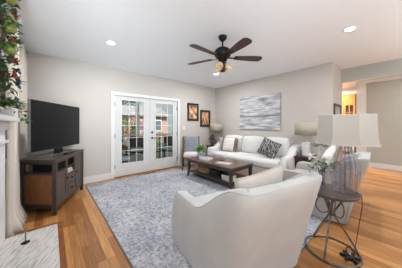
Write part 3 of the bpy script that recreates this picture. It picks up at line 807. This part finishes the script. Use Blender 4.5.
# ---------------- coffee table ----------------
TX0,TX1,TY0,TY1=-3.68,-2.19,2.68,3.45; TH=.46
ct=thing('coffee_table','dark brown rectangular wooden coffee table with lower shelf on the rug','coffee table',((TX0+TX1)/2,(TY0+TY1)/2,.0095))
hx,hy=(TX1-TX0)/2,(TY1-TY0)/2
M_ctop=mat('brown_table_top',(112,92,78),.28,var=(88,70,58),scale=9,stretch=(1,7,1))
link('table_top',bx(-hx,hx,-hy,hy,TH-.03,TH,.006),M_ctop,ct)
b=bmesh.new(); bx(-hx+.03,hx-.03,-hy+.03,-hy+.05,TH-.10,TH-.03,bm=b); bx(-hx+.03,hx-.03,hy-.05,hy-.03,TH-.10,TH-.03,bm=b); bx(-hx+.03,-hx+.05,-hy+.05,hy-.05,TH-.10,TH-.03,bm=b); bx(hx-.05,hx-.03,-hy+.05,hy-.05,TH-.10,TH-.03,bm=b)
link('apron',b,M_darkwood,ct)
for sx in (-1,1):
    for sy in (-1,1):
        b=bmesh.new(); secs=[]
        for z,off,w in ((0,.02,.042),(.1,.004,.046),(.25,-.002,.055),(TH-.03,0,.066)):
            cx,cy=sx*(hx-.045+off),sy*(hy-.045+off); secs.append([b.verts.new((cx+dx*w/2,cy+dy*w/2,z)) for dx,dy in ((-1,-1),(1,-1),(1,1),(-1,1))])
        b.faces.new(secs[0][::-1]); b.faces.new(secs[-1])
        for i in range(3):
            for k in range(4): b.faces.new((secs[i][k],secs[i][(k+1)%4],secs[i+1][(k+1)%4],secs[i+1][k]))
        link('leg',b,M_darkwood,ct)
link('lower_shelf',bx(-hx+.05,hx-.05,-hy+.05,hy-.05,.105,.13,.003),M_darkwood,ct)
zt=.0095+TH+.0005
# tray + potted plant + magazine
t=thing('tray','low white box tray on the coffee table next to the potted plant','tray',(-3.20,2.93,zt),math.radians(6))
b=bmesh.new(); bx(-.14,.14,-.10,.10,0,.012,.003,bm=b); 
for a in ((-.14,.14,-.10,-.09),(-.14,.14,.09,.10),(-.14,-.13,-.09,.09),(.13,.14,-.09,.09)): bx(a[0],a[1],a[2],a[3],.012,.05,bm=b)
link('tray_body',b,M_ceramic,t)
t=thing('potted_plant','bushy bright green plant in a blue and white pot on the coffee table','plant',(-3.42,2.94,zt))
b=bmesh.new(); lathe(b,[(.06,0),(.066,.01),(.082,.07),(.088,.15),(.090,.155),(.078,.155),(.07,.13)],24); link('pot',b,M_bluepot,t,True)
b=bmesh.new()
for i in range(420):
    dd=rdir(.3); dd.z=abs(dd.z)*.9; r=random.uniform(.06,.18); leaf(b,V(0,0,.17)+V(dd.x*r,dd.y*r,dd.z*r*.85),dd,random.uniform(.03,.055),.028,.4)
link('foliage',b,M_lime,t)
t=thing('magazine','pale magazine lying on the right front of the coffee table','magazine',(-2.60,2.92,zt),math.radians(12))
link('pages',bx(-.17,.17,-.11,.11,0,.009,.002),mat('magazine_cover',(206,200,198),.4,var=(170,160,164),scale=14),t)
link('photo_panel',bx(-.13,.10,-.08,.08,.009,.0095),mat('magazine_photo',(176,160,158),.4,var=(210,206,206),scale=18),t)
t=thing('coaster','small dark square coaster on the middle of the coffee table','coaster',(-2.86,3.16,zt)); link('coaster_body',bx(-.05,.05,-.05,.05,0,.008,.002),M_darkwood,t)
zs=.0095+.1305
# lower shelf things
t=thing('wicker_basket','tan woven basket on the left of the coffee table lower shelf','basket',(-3.28,2.98,zs),.1)
b=bmesh.new(); 
for k in range(7): 
    z=.012+k*.021; pts=[(.19*math.cos(a)*(1+.02*k)*1.1,.12*math.sin(a)*(1+.02*k),z) for a in [2*PI*i/28 for i in range(28)]]; tube(b,pts,.012,6,closed=True)
link('basket_wall',b,mat('tan_wicker',(186,152,112),.8,var=(150,116,80),scale=40),t,True)
b=bmesh.new(); lathe(b,[(.18,0),(.18,.012)],24,oval=(1.1,.65)); link('basket_floor',b,mat('tan_wicker',(186,152,112)),t)
b=rbox((.30,.17,.07),.03,(0,0,.02),c=(0,0,.15)); tag(link('folded_cloth',b,mat('cream_cloth',(214,196,172),.9),None,True,loc=(-3.28,2.98,zs+.005),rot=(0,0,.1)),'cream folded cloth in the tan basket under the coffee table','cloth')
for i,(z,w,m,lab) in enumerate(((0,.34,mat('charcoal_box',(40,40,44),.6),'charcoal storage box under the middle of the coffee table'),)):
    t=thing('storage_box',lab,'box',(-2.86,3.02,zs)); link('box_body',bx(-.17,.17,-.14,.14,0,.11,.006),m,t); link('box_lid',bx(-.175,.175,-.145,.145,.11,.135,.005),m,t)
gb=[((110,140,132),'grey green book at the bottom of the stack under the coffee table'),((150,176,160),'sage book in the middle of the stack under the coffee table'),((92,120,116),'dark teal book on top of the stack under the coffee table')]
for i,(c,lab) in enumerate(gb):
    t=thing('book',lab,'book',(-2.44,2.90,zs+i*.041),math.radians(4*i-4),'books stacked under the coffee table'); link('cover',bx(-.13,.13,-.09,.09,0,.04,.003),mat('book_cover_%d'%i,c,.6),t); link('pages',bx(-.125,.131,-.0905,.085,.006,.034),M_paper,t)

# ---------------- corner lamp, table, plant ----------------
def side_cabinet(lab,x,y,w,dp,h,m,drawer=True):
    t=thing('end_table',lab,'end table',(x,y,0))
    link('table_top',bx(-w/2,w/2,-dp/2,dp/2,h-.03,h,.005),m,t)
    link('cabinet_body',bx(-w/2+.02,w/2-.02,-dp/2+.02,dp/2-.02,h-.22,h-.03),m,t)
    if drawer:
        d=link('drawer',bx(-w/2+.04,w/2-.04,-dp/2+.008,-dp/2+.02,h-.2,h-.05,.003),m,t)
        b=bmesh.new(); sph(b,V(0,-dp/2-.004,h-.125),.012); link('knob',b,M_blackmetal,d,True)
    for sx in (-1,1):
        for sy in (-1,1): link('leg',bx(sx*(w/2-.045)-.02,sx*(w/2-.045)+.02,sy*(dp/2-.045)-.02,sy*(dp/2-.045)+.02,0,h-.22),m,t)
    link('lower_shelf',bx(-w/2+.03,w/2-.03,-dp/2+.03,dp/2-.03,.15,.17),m,t)
side_cabinet('small dark wooden end table in the room corner left of the sofa',-4.40,4.45,.44,.44,.60,M_darkwood)
EM=mat('mahogany_end_table',(70,46,38),.4,var=(50,32,26),scale=12,stretch=(1,6,6))
side_cabinet('dark mahogany end table between the sofa and the back wall corner',-1.33,4.36,.50,.52,.64,EM)
l=thing('table_lamp','grey table lamp with taupe drum shade in the far room corner','lamp',(-4.36,4.48,.6005))
b=bmesh.new(); lathe(b,[(.09,0),(.09,.015),(.03,.03),(.07,.10),(.10,.22),(.09,.34),(.04,.42),(.02,.46),(.02,.50)],24); link('lamp_base',b,mat('grey_ceramic',(150,146,142),.35,var=(120,116,112),scale=12),l,True)
b=bmesh.new(); lathe(b,[(.225,.52),(.215,.79)],32,caps=False); s=link('lamp_shade',b,M_shade2,l,True); s.modifiers.new('Solidify','SOLIDIFY').thickness=.003
b=bmesh.new(); lathe(b,[(.012,.5),(.012,.74),(.004,.80),(.008,.81)],10); tube(b,[(-.214,0,.78),(.214,0,.78)],.002,6); tube(b,[(0,-.214,.78),(0,.214,.78)],.002,6); link('harp',b,M_blackmetal,l,True)
l=thing('table_lamp','white fluted table lamp with taupe drum shade beside the right sofa arm','lamp',(-1.42,4.38,.6405))
b=bmesh.new(); lathe(b,[(.085,0),(.085,.02)],24); link('plinth',b,M_ceramic,l,True)
b=bmesh.new(); lathe(b,[(.078,.02),(.08,.04),(.08,.28),(.075,.30),(.02,.31),(.012,.33),(.012,.47)],64,flute=(16,.03)); link('lamp_base',b,M_ceramic,l,True)
b=bmesh.new(); lathe(b,[(.235,.46),(.225,.745)],32,caps=False); s=link('lamp_shade',b,M_shade2,l,True); s.modifiers.new('Solidify','SOLIDIFY').thickness=.003
b=bmesh.new(); lathe(b,[(.012,.47),(.012,.70),(.004,.76),(.008,.77)],10); tube(b,[(-.224,0,.735),(.224,0,.735)],.002,6); tube(b,[(0,-.224,.735),(0,.224,.735)],.002,6); link('harp',b,M_blackmetal,l,True)
# red flower arrangement in corner
t=thing('flower_arrangement','leafy arrangement with red blooms on the corner end table','plant',(-4.32,4.27,.6005))
b=bmesh.new(); lathe(b,[(.03,0),(.045,.03),(.045,.08),(.028,.12),(.032,.13)],16); link('vase',b,mat('brown_vase',(88,52,40),.35),t,True)
b=bmesh.new()
for i in range(150):
    dd=rdir(.5); dd.z=abs(dd.z); r=random.uniform(.04,.15); leaf(b,V(0,0,.14)+V(dd.x*r*.8,dd.y*r*.8,dd.z*r*1.7),dd,.055,.025,.3)
link('foliage',b,M_green2,t)
for k in range(6):
    b=bmesh.new(); c=V(random.uniform(-.09,.09),random.uniform(-.12,-.04),random.uniform(.1,.32))
    for q in range(10): leaf(b,c,rdir(),.035,.022,0)
    link('bloom',b,M_red,t)
# plant on end table
t=thing('succulent_plant','small green leafy plant in a pale vase on the mahogany end table','plant',(-1.15,4.36,.6405))
b=bmesh.new(); lathe(b,[(.03,0),(.045,.02),(.04,.12),(.02,.18),(.025,.20)],18); link('vase',b,mat('pale_grey_vase',(206,206,204),.3),t,True)
b=bmesh.new()
for i in range(110):
    a=random.uniform(0,2*PI); r=random.uniform(.01,.15); leaf(b,(math.cos(a)*r,math.sin(a)*r*.7,.22+random.uniform(0,.07)-r*.15),(math.cos(a),math.sin(a),.35),.06,.03,.4)
link('foliage',b,M_green,t)

# ---------------- accent chair near corner ----------------
t=thing('accent_chair','wooden accent chair with blue grey fabric back near the corner by the doors','chair',(-4.22,3.25,.0095),math.radians(-38))
M_cw=mat('chair_wood',(96,70,52),.45,var=(70,50,38),scale=14)
for sx in (-1,1):
    b=bmesh.new(); tube(b,[(-.27,sx*.25,0),(-.24,sx*.25,.42),(-.34,sx*.25,.95)],.017,8); link('leg',b,M_cw,t,True)
    b=bmesh.new(); tube(b,[(.27,sx*.25,0),(.25,sx*.25,.60)],.018,8); link('leg',b,M_cw,t,True)
    b=bmesh.new(); tube(b,[(-.28,sx*.25,.60),(0,sx*.26,.62),(.29,sx*.25,.60)],.018,8); link('armrest',b,M_cw,t,True)
b=bmesh.new(); tube(b,[(-.335,-.25,.93),(-.335,.25,.93)],.014,8); link('top_rail',b,M_cw,t,True)
b=bmesh.new(); tube(b,[(.25,-.25,.35),(.25,.25,.35)],.014,8); link('stretcher',b,M_cw,t,True)
link('backrest',rbox((.06,.42,.54),.025,(.01,0,0),c=(-.285,0,.68),rot=ry(math.radians(-9))),M_blue_fabric,t,True)
link('seat',rbox((.50,.46,.12),.04,(0,0,.02),c=(0,0,.41)),M_pillow,t,True)

# ---------------- iron side table with glass lamp ----------------
SX_,SY_=-.485,2.235; SH=.64
t=thing('side_table','round dark wood side table on looped wrought iron legs beside the armchair','side table',(SX_,SY_,0))
b=bmesh.new(); lathe(b,[(.001,SH-.032),(.222,SH-.032),(.233,SH-.022),(.235,SH-.006),(.228,SH),(.001,SH)],48,caps=False); link('table_top',b,mat('weathered_top',(92,80,72),.35,var=(70,60,54),scale=10,stretch=(1,6,1)),t,'auto')
b=bmesh.new(); tube(b,[(.235*math.cos(a),.235*math.sin(a),.0125) for a in [2*PI*i/40 for i in range(40)]],.011,8,closed=True); link('base_ring',b,M_iron,t,True)
for k in range(3):
    a=math.radians(-92+120*k); ca,sa=math.cos(a),math.sin(a)
    pts=[]
    for i in range(17):
        s=i/16; z=.012+(SH-.045)*s; r=.228*(1-s)**1.0*1.0
        r=.230-.210*min(1,s/.62)**1.15 + (.14*((s-.62)/.38)**1.5 if s>.62 else 0)
        pts.append((ca*r,sa*r,z))
    b=bmesh.new(); tube(b,pts,.009,8)
    link('leg',b,M_iron,t,True)
for k in range(3):
    a=math.radians(-32+120*k); ca,sa=math.cos(a),math.sin(a)
    b=bmesh.new(); cx=.075
    tube(b,[(ca*(cx+.065*math.cos(q)),sa*(cx+.065*math.cos(q)),.475+.085*math.sin(q)) for q in [2*PI*i/24 for i in range(24)]],.006,6,closed=True); link('scroll',b,M_iron,t,True)
b=bmesh.new(); lathe(b,[(.03,.38),(.036,.39),(.036,.41),(.03,.42)],16); link('collar',b,M_iron,t,True)

LX,LY=-.385,2.30
l=thing('table_lamp','large fluted glass table lamp with white octagonal bell shade in the foreground','lamp',(LX,LY,SH+.0005))
b=bmesh.new(); prof=[(.085,.0),(.100,.02),(.108,.07),(.117,.15),(.120,.22),(.112,.30),(.090,.37),(.062,.43),(.038,.47),(.028,.485)]
lathe(b,prof,112,flute=(14,.045)); link('glass_body',b,M_fluted,l,True)
b=bmesh.new(); lathe(b,[(.085*.86,.012)]+[(r*.86,z+.006) for r,z in prof[1:-1]],112,flute=(14,.045),caps=False); link('inner_wall',b,M_fluted,l,True)
b=bmesh.new(); lathe(b,[(.03,.485),(.032,.495),(.012,.505),(.012,.56)],20); tube(b,[(0,0,.01),(0,0,.49)],.004,8); link('neck',b,M_silver,l,True)
n8=8; b=bmesh.new(); rr=math.radians(34)
prof=[(.268,.490),(.260,.505),(.252,.545),(.247,.62),(.243,.70),(.242,.780)]
lathe(b,prof,8,caps=False,rot0=rr,oval=(1,1)); s=link('lamp_shade',b,M_shade,l); s.modifiers.new('Solidify','SOLIDIFY').thickness=.003
b=bmesh.new()
for k in range(8):
    a=rr+2*PI*k/8; tube(b,[((r+.001)*math.cos(a),(r+.001)*math.sin(a),z) for r,z in prof],.0025,6)
for (r,z) in (prof[0],prof[-1]): tube(b,[(r*math.cos(rr+2*PI*k/8),r*math.sin(rr+2*PI*k/8),z) for k in range(8)],.004,6,closed=True)
link('shade_binding',b,mat('shade_trim',(226,222,212),.9),s,True)
b=bmesh.new(); tube(b,[(-.242*math.cos(rr),-.242*math.sin(rr),.765),(.242*math.cos(rr),.242*math.sin(rr),.765)],.002,6); tube(b,[(0,0,.55),(.05,0,.62),(.05,0,.70),(0,0,.77),(-.05,0,.70),(-.05,0,.62),(0,0,.55)],.002,6); lathe(b,[(.004,.765),(.008,.775),(.006,.79),(.002,.795)],12); link('harp',b,M_silver,l,True)

# vase of white flowers
t=thing('flower_vase','clear glass vase of white flowers and greenery on the round side table','vase',(-.585,2.31,SH+.0005))
b=bmesh.new(); lathe(b,[(.032,0),(.036,.01),(.030,.06),(.032,.12),(.042,.18),(.040,.18),(.028,.12),(.027,.06),(.030,.012)],24); link('vase',b,M_fluted,t,True)
b=bmesh.new()
stems=[]
for k in range(9):
    a=k*2.4; r=.03+.012*k; e=V(math.cos(a)*r,math.sin(a)*r,.24+random.uniform(-.02,.05)); stems.append(e); tube(b,[(math.cos(a+2)*.012,math.sin(a+2)*.012,.02),(0,0,.15),e],.002,5)
link('stems',b,M_green2,t,True)
b=bmesh.new()
for i in range(110):
    a=random.uniform(0,2*PI); r=random.uniform(.02,.15); leaf(b,(math.cos(a)*r,math.sin(a)*r,.22+random.uniform(-.05,.07)),rdir(.3),random.uniform(.035,.06),.022,.3)
link('foliage',b,M_green,t)
for k in range(12):
    a=k*2.4+.4; r=.025+.009*k; c=V(math.cos(a)*r,math.sin(a)*r-.02,.29+random.uniform(-.08,.03)); b=bmesh.new()
    for q in range(12): leaf(b,c,rdir(.4),.052,.042,.1)
    link('bloom',b,M_petal,t)

# lamp cord and plug cluster on the floor
b=bmesh.new(); pts=[(LX+.08,LY+.05,SH+.006),(-.30,2.34,SH+.006),(-.258,2.32,SH-.01),(-.254,2.315,SH-.12),(-.268,2.30,.40),(-.290,2.27,.2),(-.305,2.25,.06),(-.312,2.245,.04)]
tube(b,pts,.0035,6); tag(link('lamp_cord',b,mat('maroon_cord',(74,32,30),.6),None,True),'thin dark red lamp cord hanging from the side table to the floor','cord')
t=thing('plug_cluster','black star shaped bundle of plugs and cord on the hardwood by the side table','power plug',(-.335,2.235,0))
b=bmesh.new(); lathe(b,[(.001,.001),(.035,.001),(.04,.02),(.025,.04),(.001,.045)],18,caps=False); link('hub',b,M_black,t,True)
for k in range(6):
    a=k*PI/3+.3; b=bmesh.new(); box(b,(math.cos(a)*.055,math.sin(a)*.055,.022),(.055,.022,.026),rot=rz(a),bevel=.004); link('plug',b,M_black,t)
b=bmesh.new(); tube(b,[(.03,-.04,.01),(.07,-.09,.006),(.12,-.10,.006),(.16,-.14,.006)],.004,6); tube(b,[(-.02,0,.035),(-.03,.0,.09),(.0,.02,.12),(.02,.01,.08)],.005,6); link('cord_loop',b,M_black,t,True)
b=bmesh.new(); sph(b,V(.0,-.005,.05),.008); link('indicator_light',b,M_ceramic,t,True)

# ---------------- kitchen glimpse ----------------
t=thing('kitchen_cabinet','honey wood wall cabinet with glass doors seen through the far opening','cabinet',(-1.40,8.3,1.45))
link('carcass',bx(-.33,.33,-.16,.16,0,1.0),M_kitchenwood,t)
for s_ in (-1,1):
    x0,x1=(-.325,-.005) if s_<0 else (.005,.325)
    b=bmesh.new(); bx(x0,x0+.05,-.18,-.16,.01,.99,bm=b); bx(x1-.05,x1,-.18,-.16,.01,.99,bm=b); bx(x0+.05,x1-.05,-.18,-.16,.01,.08,bm=b); bx(x0+.05,x1-.05,-.18,-.16,.60,.99,bm=b); bx((x0+x1)/2-.01,(x0+x1)/2+.01,-.18,-.16,.08,.60,bm=b); bx(x0+.05,x1-.05,-.18,-.16,.33,.35,bm=b)
    d=link('door',b,M_kitchenwood,t); link('door_pane',bx(x0+.05,x1-.05,-.168,-.164,.08,.60),mat('dark_cabinet_glass',(58,44,40),.15),d)
t=thing('dining_chair','dark wooden slat back chair in the far room behind the lamp','chair',(-1.12,7.15,0))
for sx in (-1,1):
    b=bmesh.new(); tube(b,[(sx*.2,-.2,0),(sx*.2,-.2,.98)],.02,8); link('leg',b,M_cw,t); b=bmesh.new(); tube(b,[(sx*.2,.2,0),(sx*.2,.2,.45)],.02,8); link('leg',b,M_cw,t)
b=bmesh.new()
for k in range(4): box(b,(-.12+.08*k,-.2,.72),(.025,.015,.44))
box(b,(0,-.2,.94),(.38,.02,.07)); link('backrest',b,M_cw,t); link('seat',bx(-.22,.22,-.22,.22,.44,.48,.01),M_cw,t)
l=bpy.data.lights.new('kitchen_light','AREA'); l.size=.5; l.energy=170; l.color=(1,.96,.9)
kt=thing('kitchen_ceiling_light','flush white ceiling light in the kitchen beyond the opening','ceiling light',(-2.0,7.7,H)); b=bmesh.new(); lathe(b,[(.001,-.07),(.1,-.06),(.15,-.03),(.16,-.002)],24,caps=False); link('globe',b,M_lamp_on,kt,True)
lo=bpy.data.objects.new('kitchen_light',l); COL.objects.link(lo); lo.parent=kt; lo.location=(0,0,-.1)

# ---------------- outside ----------------
def ext(o): return o
struct(link('ground', bx(-30,XL-T-3.2,-14,18,-.35,-.2), M_grass))
struct(link('porch_floor', bx(XL-T-3.2,XL-T,-1.5,7.6,-.2,-.03), M_deck))
struct(link('porch_ceiling', bx(XL-T-3.3,XL-T,-1.5,7.6,2.62,2.7), mat('porch_ceiling_paint',(214,222,226),.8)))
PXo=XL-T-3.1
for i,y in enumerate((.9,3.0,5.1,7.2)):
    o=thing('porch_post',['leftmost white porch post, at the left edge of the door glass','white porch post seen through the left door pane','white porch post seen through the right door pane','rightmost white porch post outside'][i],'post',(PXo,y,-.03))
    link('shaft',bx(-.07,.07,-.07,.07,0,2.65,.006),M_trim,o); link('foot',bx(-.10,.10,-.10,.10,0,.12,.006),M_trim,o)
for i,(y0,y1) in enumerate(((.99,2.91),(3.09,5.01),(5.19,7.11))):
    o=thing('porch_railing',['left section of the white porch railing','middle section of the white porch railing','right section of the white porch railing'][i],'railing',(PXo,(y0+y1)/2,-.03)); w=(y1-y0)/2
    link('top_rail',bx(-.04,.04,-w,w,.88,.94,.006),M_trim,o); link('bottom_rail',bx(-.03,.03,-w,w,.08,.13),M_trim,o)
    for k in range(13):
        yy=-w+(k+.5)*2*w/13; link('baluster',bx(-.015,.015,yy-.015,yy+.015,.13,.88),M_trim,o)
def patio_chair(x,y,a,lab,cm):
    t=thing('patio_chair',lab,'chair',(x,y,-.03),a)
    for sx in (-1,1):
        for sy in (-1,1):
            b=bmesh.new(); tube(b,[(sx*.24,sy*.26,0),(sx*.24,sy*.26,.62 if sx>0 else .92)],.022,8); link('leg',b,M_wicker,t)
        b=bmesh.new(); box(b,(0,sx*.27,.62),(.56,.06,.03),bevel=.01); link('armrest',b,M_wicker,t)
    link('seat',bx(-.26,.26,-.26,.26,.34,.39,.01),M_wicker,t)
    link('backrest',bx(-.28,-.24,-.25,.25,.40,.92,.01),M_wicker,t)
    link('cushion',rbox((.46,.46,.1),.04,(0,0,.02),c=(.01,0,.445)),cm,t,True)
M_oc2=mat('cream_outdoor_cushion',(236,236,232),.9)
patio_chair(-6.0,1.55,math.radians(40),'dark wicker patio chair outside the left door pane',M_oc2)
patio_chair(-6.5,2.45,math.radians(-20),'dark wicker patio chair beside the patio table',M_oc2)
patio_chair(-6.1,3.55,math.radians(-50),'dark wicker patio chair with blue cushion outside the right door',M_outcushion)
t=thing('patio_table','round white patio table on the porch','table',(-6.6,1.95+.02,-.03)); 
b=bmesh.new(); lathe(b,[(.001,.68),(.22,.68),(.22,.71),(.001,.71)],24,caps=False); link('table_top',b,M_ceramic,t); b=bmesh.new(); lathe(b,[(.16,0),(.15,.02),(.03,.05),(.03,.68)],16); link('pedestal',b,M_wicker,t,True)
t=thing('planter','brown tapered planter with white top on the porch near the left door','planter',(-5.35,1.62,-.03)); b=bmesh.new(); lathe(b,[(.12,0),(.16,.22),(.17,.34)],20); link('pot',b,mat('brown_pot',(110,72,54),.6),t,True); b=bmesh.new(); lathe(b,[(.001,.34),(.18,.34),(.18,.40),(.15,.43),(.001,.44)],20,caps=False); link('cushion_top',b,M_oc2,t,True)
def bush(x,y,rx_,h,m,lab,n=1400,name='shrub',z0=-.2):
    t=thing(name,lab,'shrub' if name=='shrub' else 'tree',(x,y,z0))
    b=bmesh.new()
    base=0 if name=='shrub' else h*.35
    for i in range(n):
        dd=rdir(); r=random.uniform(.55,1)**.6
        p_=V(dd.x*rx_*r,dd.y*rx_*r,base+(h-base)/2+dd.z*(h-base)/2*r)
        leaf(b,p_,rdir(.2),random.uniform(.12,.24)*max(.6,rx_/1.2),.12*max(.6,rx_/1.2),.3)
    link('foliage',b,m,t)
    b=bmesh.new(); tube(b,[(0,0,0),(.05,0,base+(h-base)*.5),(0,.05,base+(h-base)*.8)],[.09*rx_,.06*rx_,.02],8); link('trunk',b,mat('bark',(96,82,70),.9),t,True)
bush(-9.3,2.75,.8,1.95,M_lime,'low bright green shrub beyond the porch railing at left',1800)
bush(-9.0,4.6,.7,1.1,M_lime,'low bright green shrub beyond the porch railing, seen between posts',900)
bush(-9.2,6.6,.8,1.3,M_green,'mid green shrub beyond the porch railing at right',900)
bush(-11.3,4.25,.7,2.1,M_pink,'pink blossoming shrub in front of the brick house',1100)
bush(-17,-2.0,3.0,8,M_green,'tall green tree left of the brick house',1400,'tree')
bush(-13.5,10.8,2.2,6.5,M_green2,'tall dark green tree far right in the garden',1400,'tree')
bush(-22,6.5,2.4,8.5,M_green,'tall green tree behind the right end of the brick house',1400,'tree')
t=thing('neighbour_house','pale brick neighbouring house with grey roof beyond the garden','house',(-16,5.6,-.2)); t.rotation_euler=(0,0,0)
link('wall',bx(-2,2,-3.4,2.4,0,2.3),M_brick,t)
b=bmesh.new(); v=[b.verts.new(p) for p in ((-2.3,-3.7,2.3),(2.3,-3.7,2.3),(0,-3.7,3.3),(-2.3,2.7,2.3),(2.3,2.7,2.3),(0,2.7,3.3))]
for q in ((0,1,2),(3,5,4),(0,3,4,1),(1,4,5,2),(0,2,5,3)): b.faces.new([v[k] for k in q])
link('roof',b,mat('grey_shingle',(132,130,132),.9,var=(110,108,110),scale=20),t)
for y in (-2.4,-.2,1.4): w=link('window',bx(2.0,2.04,y-.45,y+.45,1.0,2.0),M_trim,t); link('pane',bx(2.04,2.05,y-.38,y+.38,1.07,1.93),mat('house_glass',(90,104,120),.15),w)
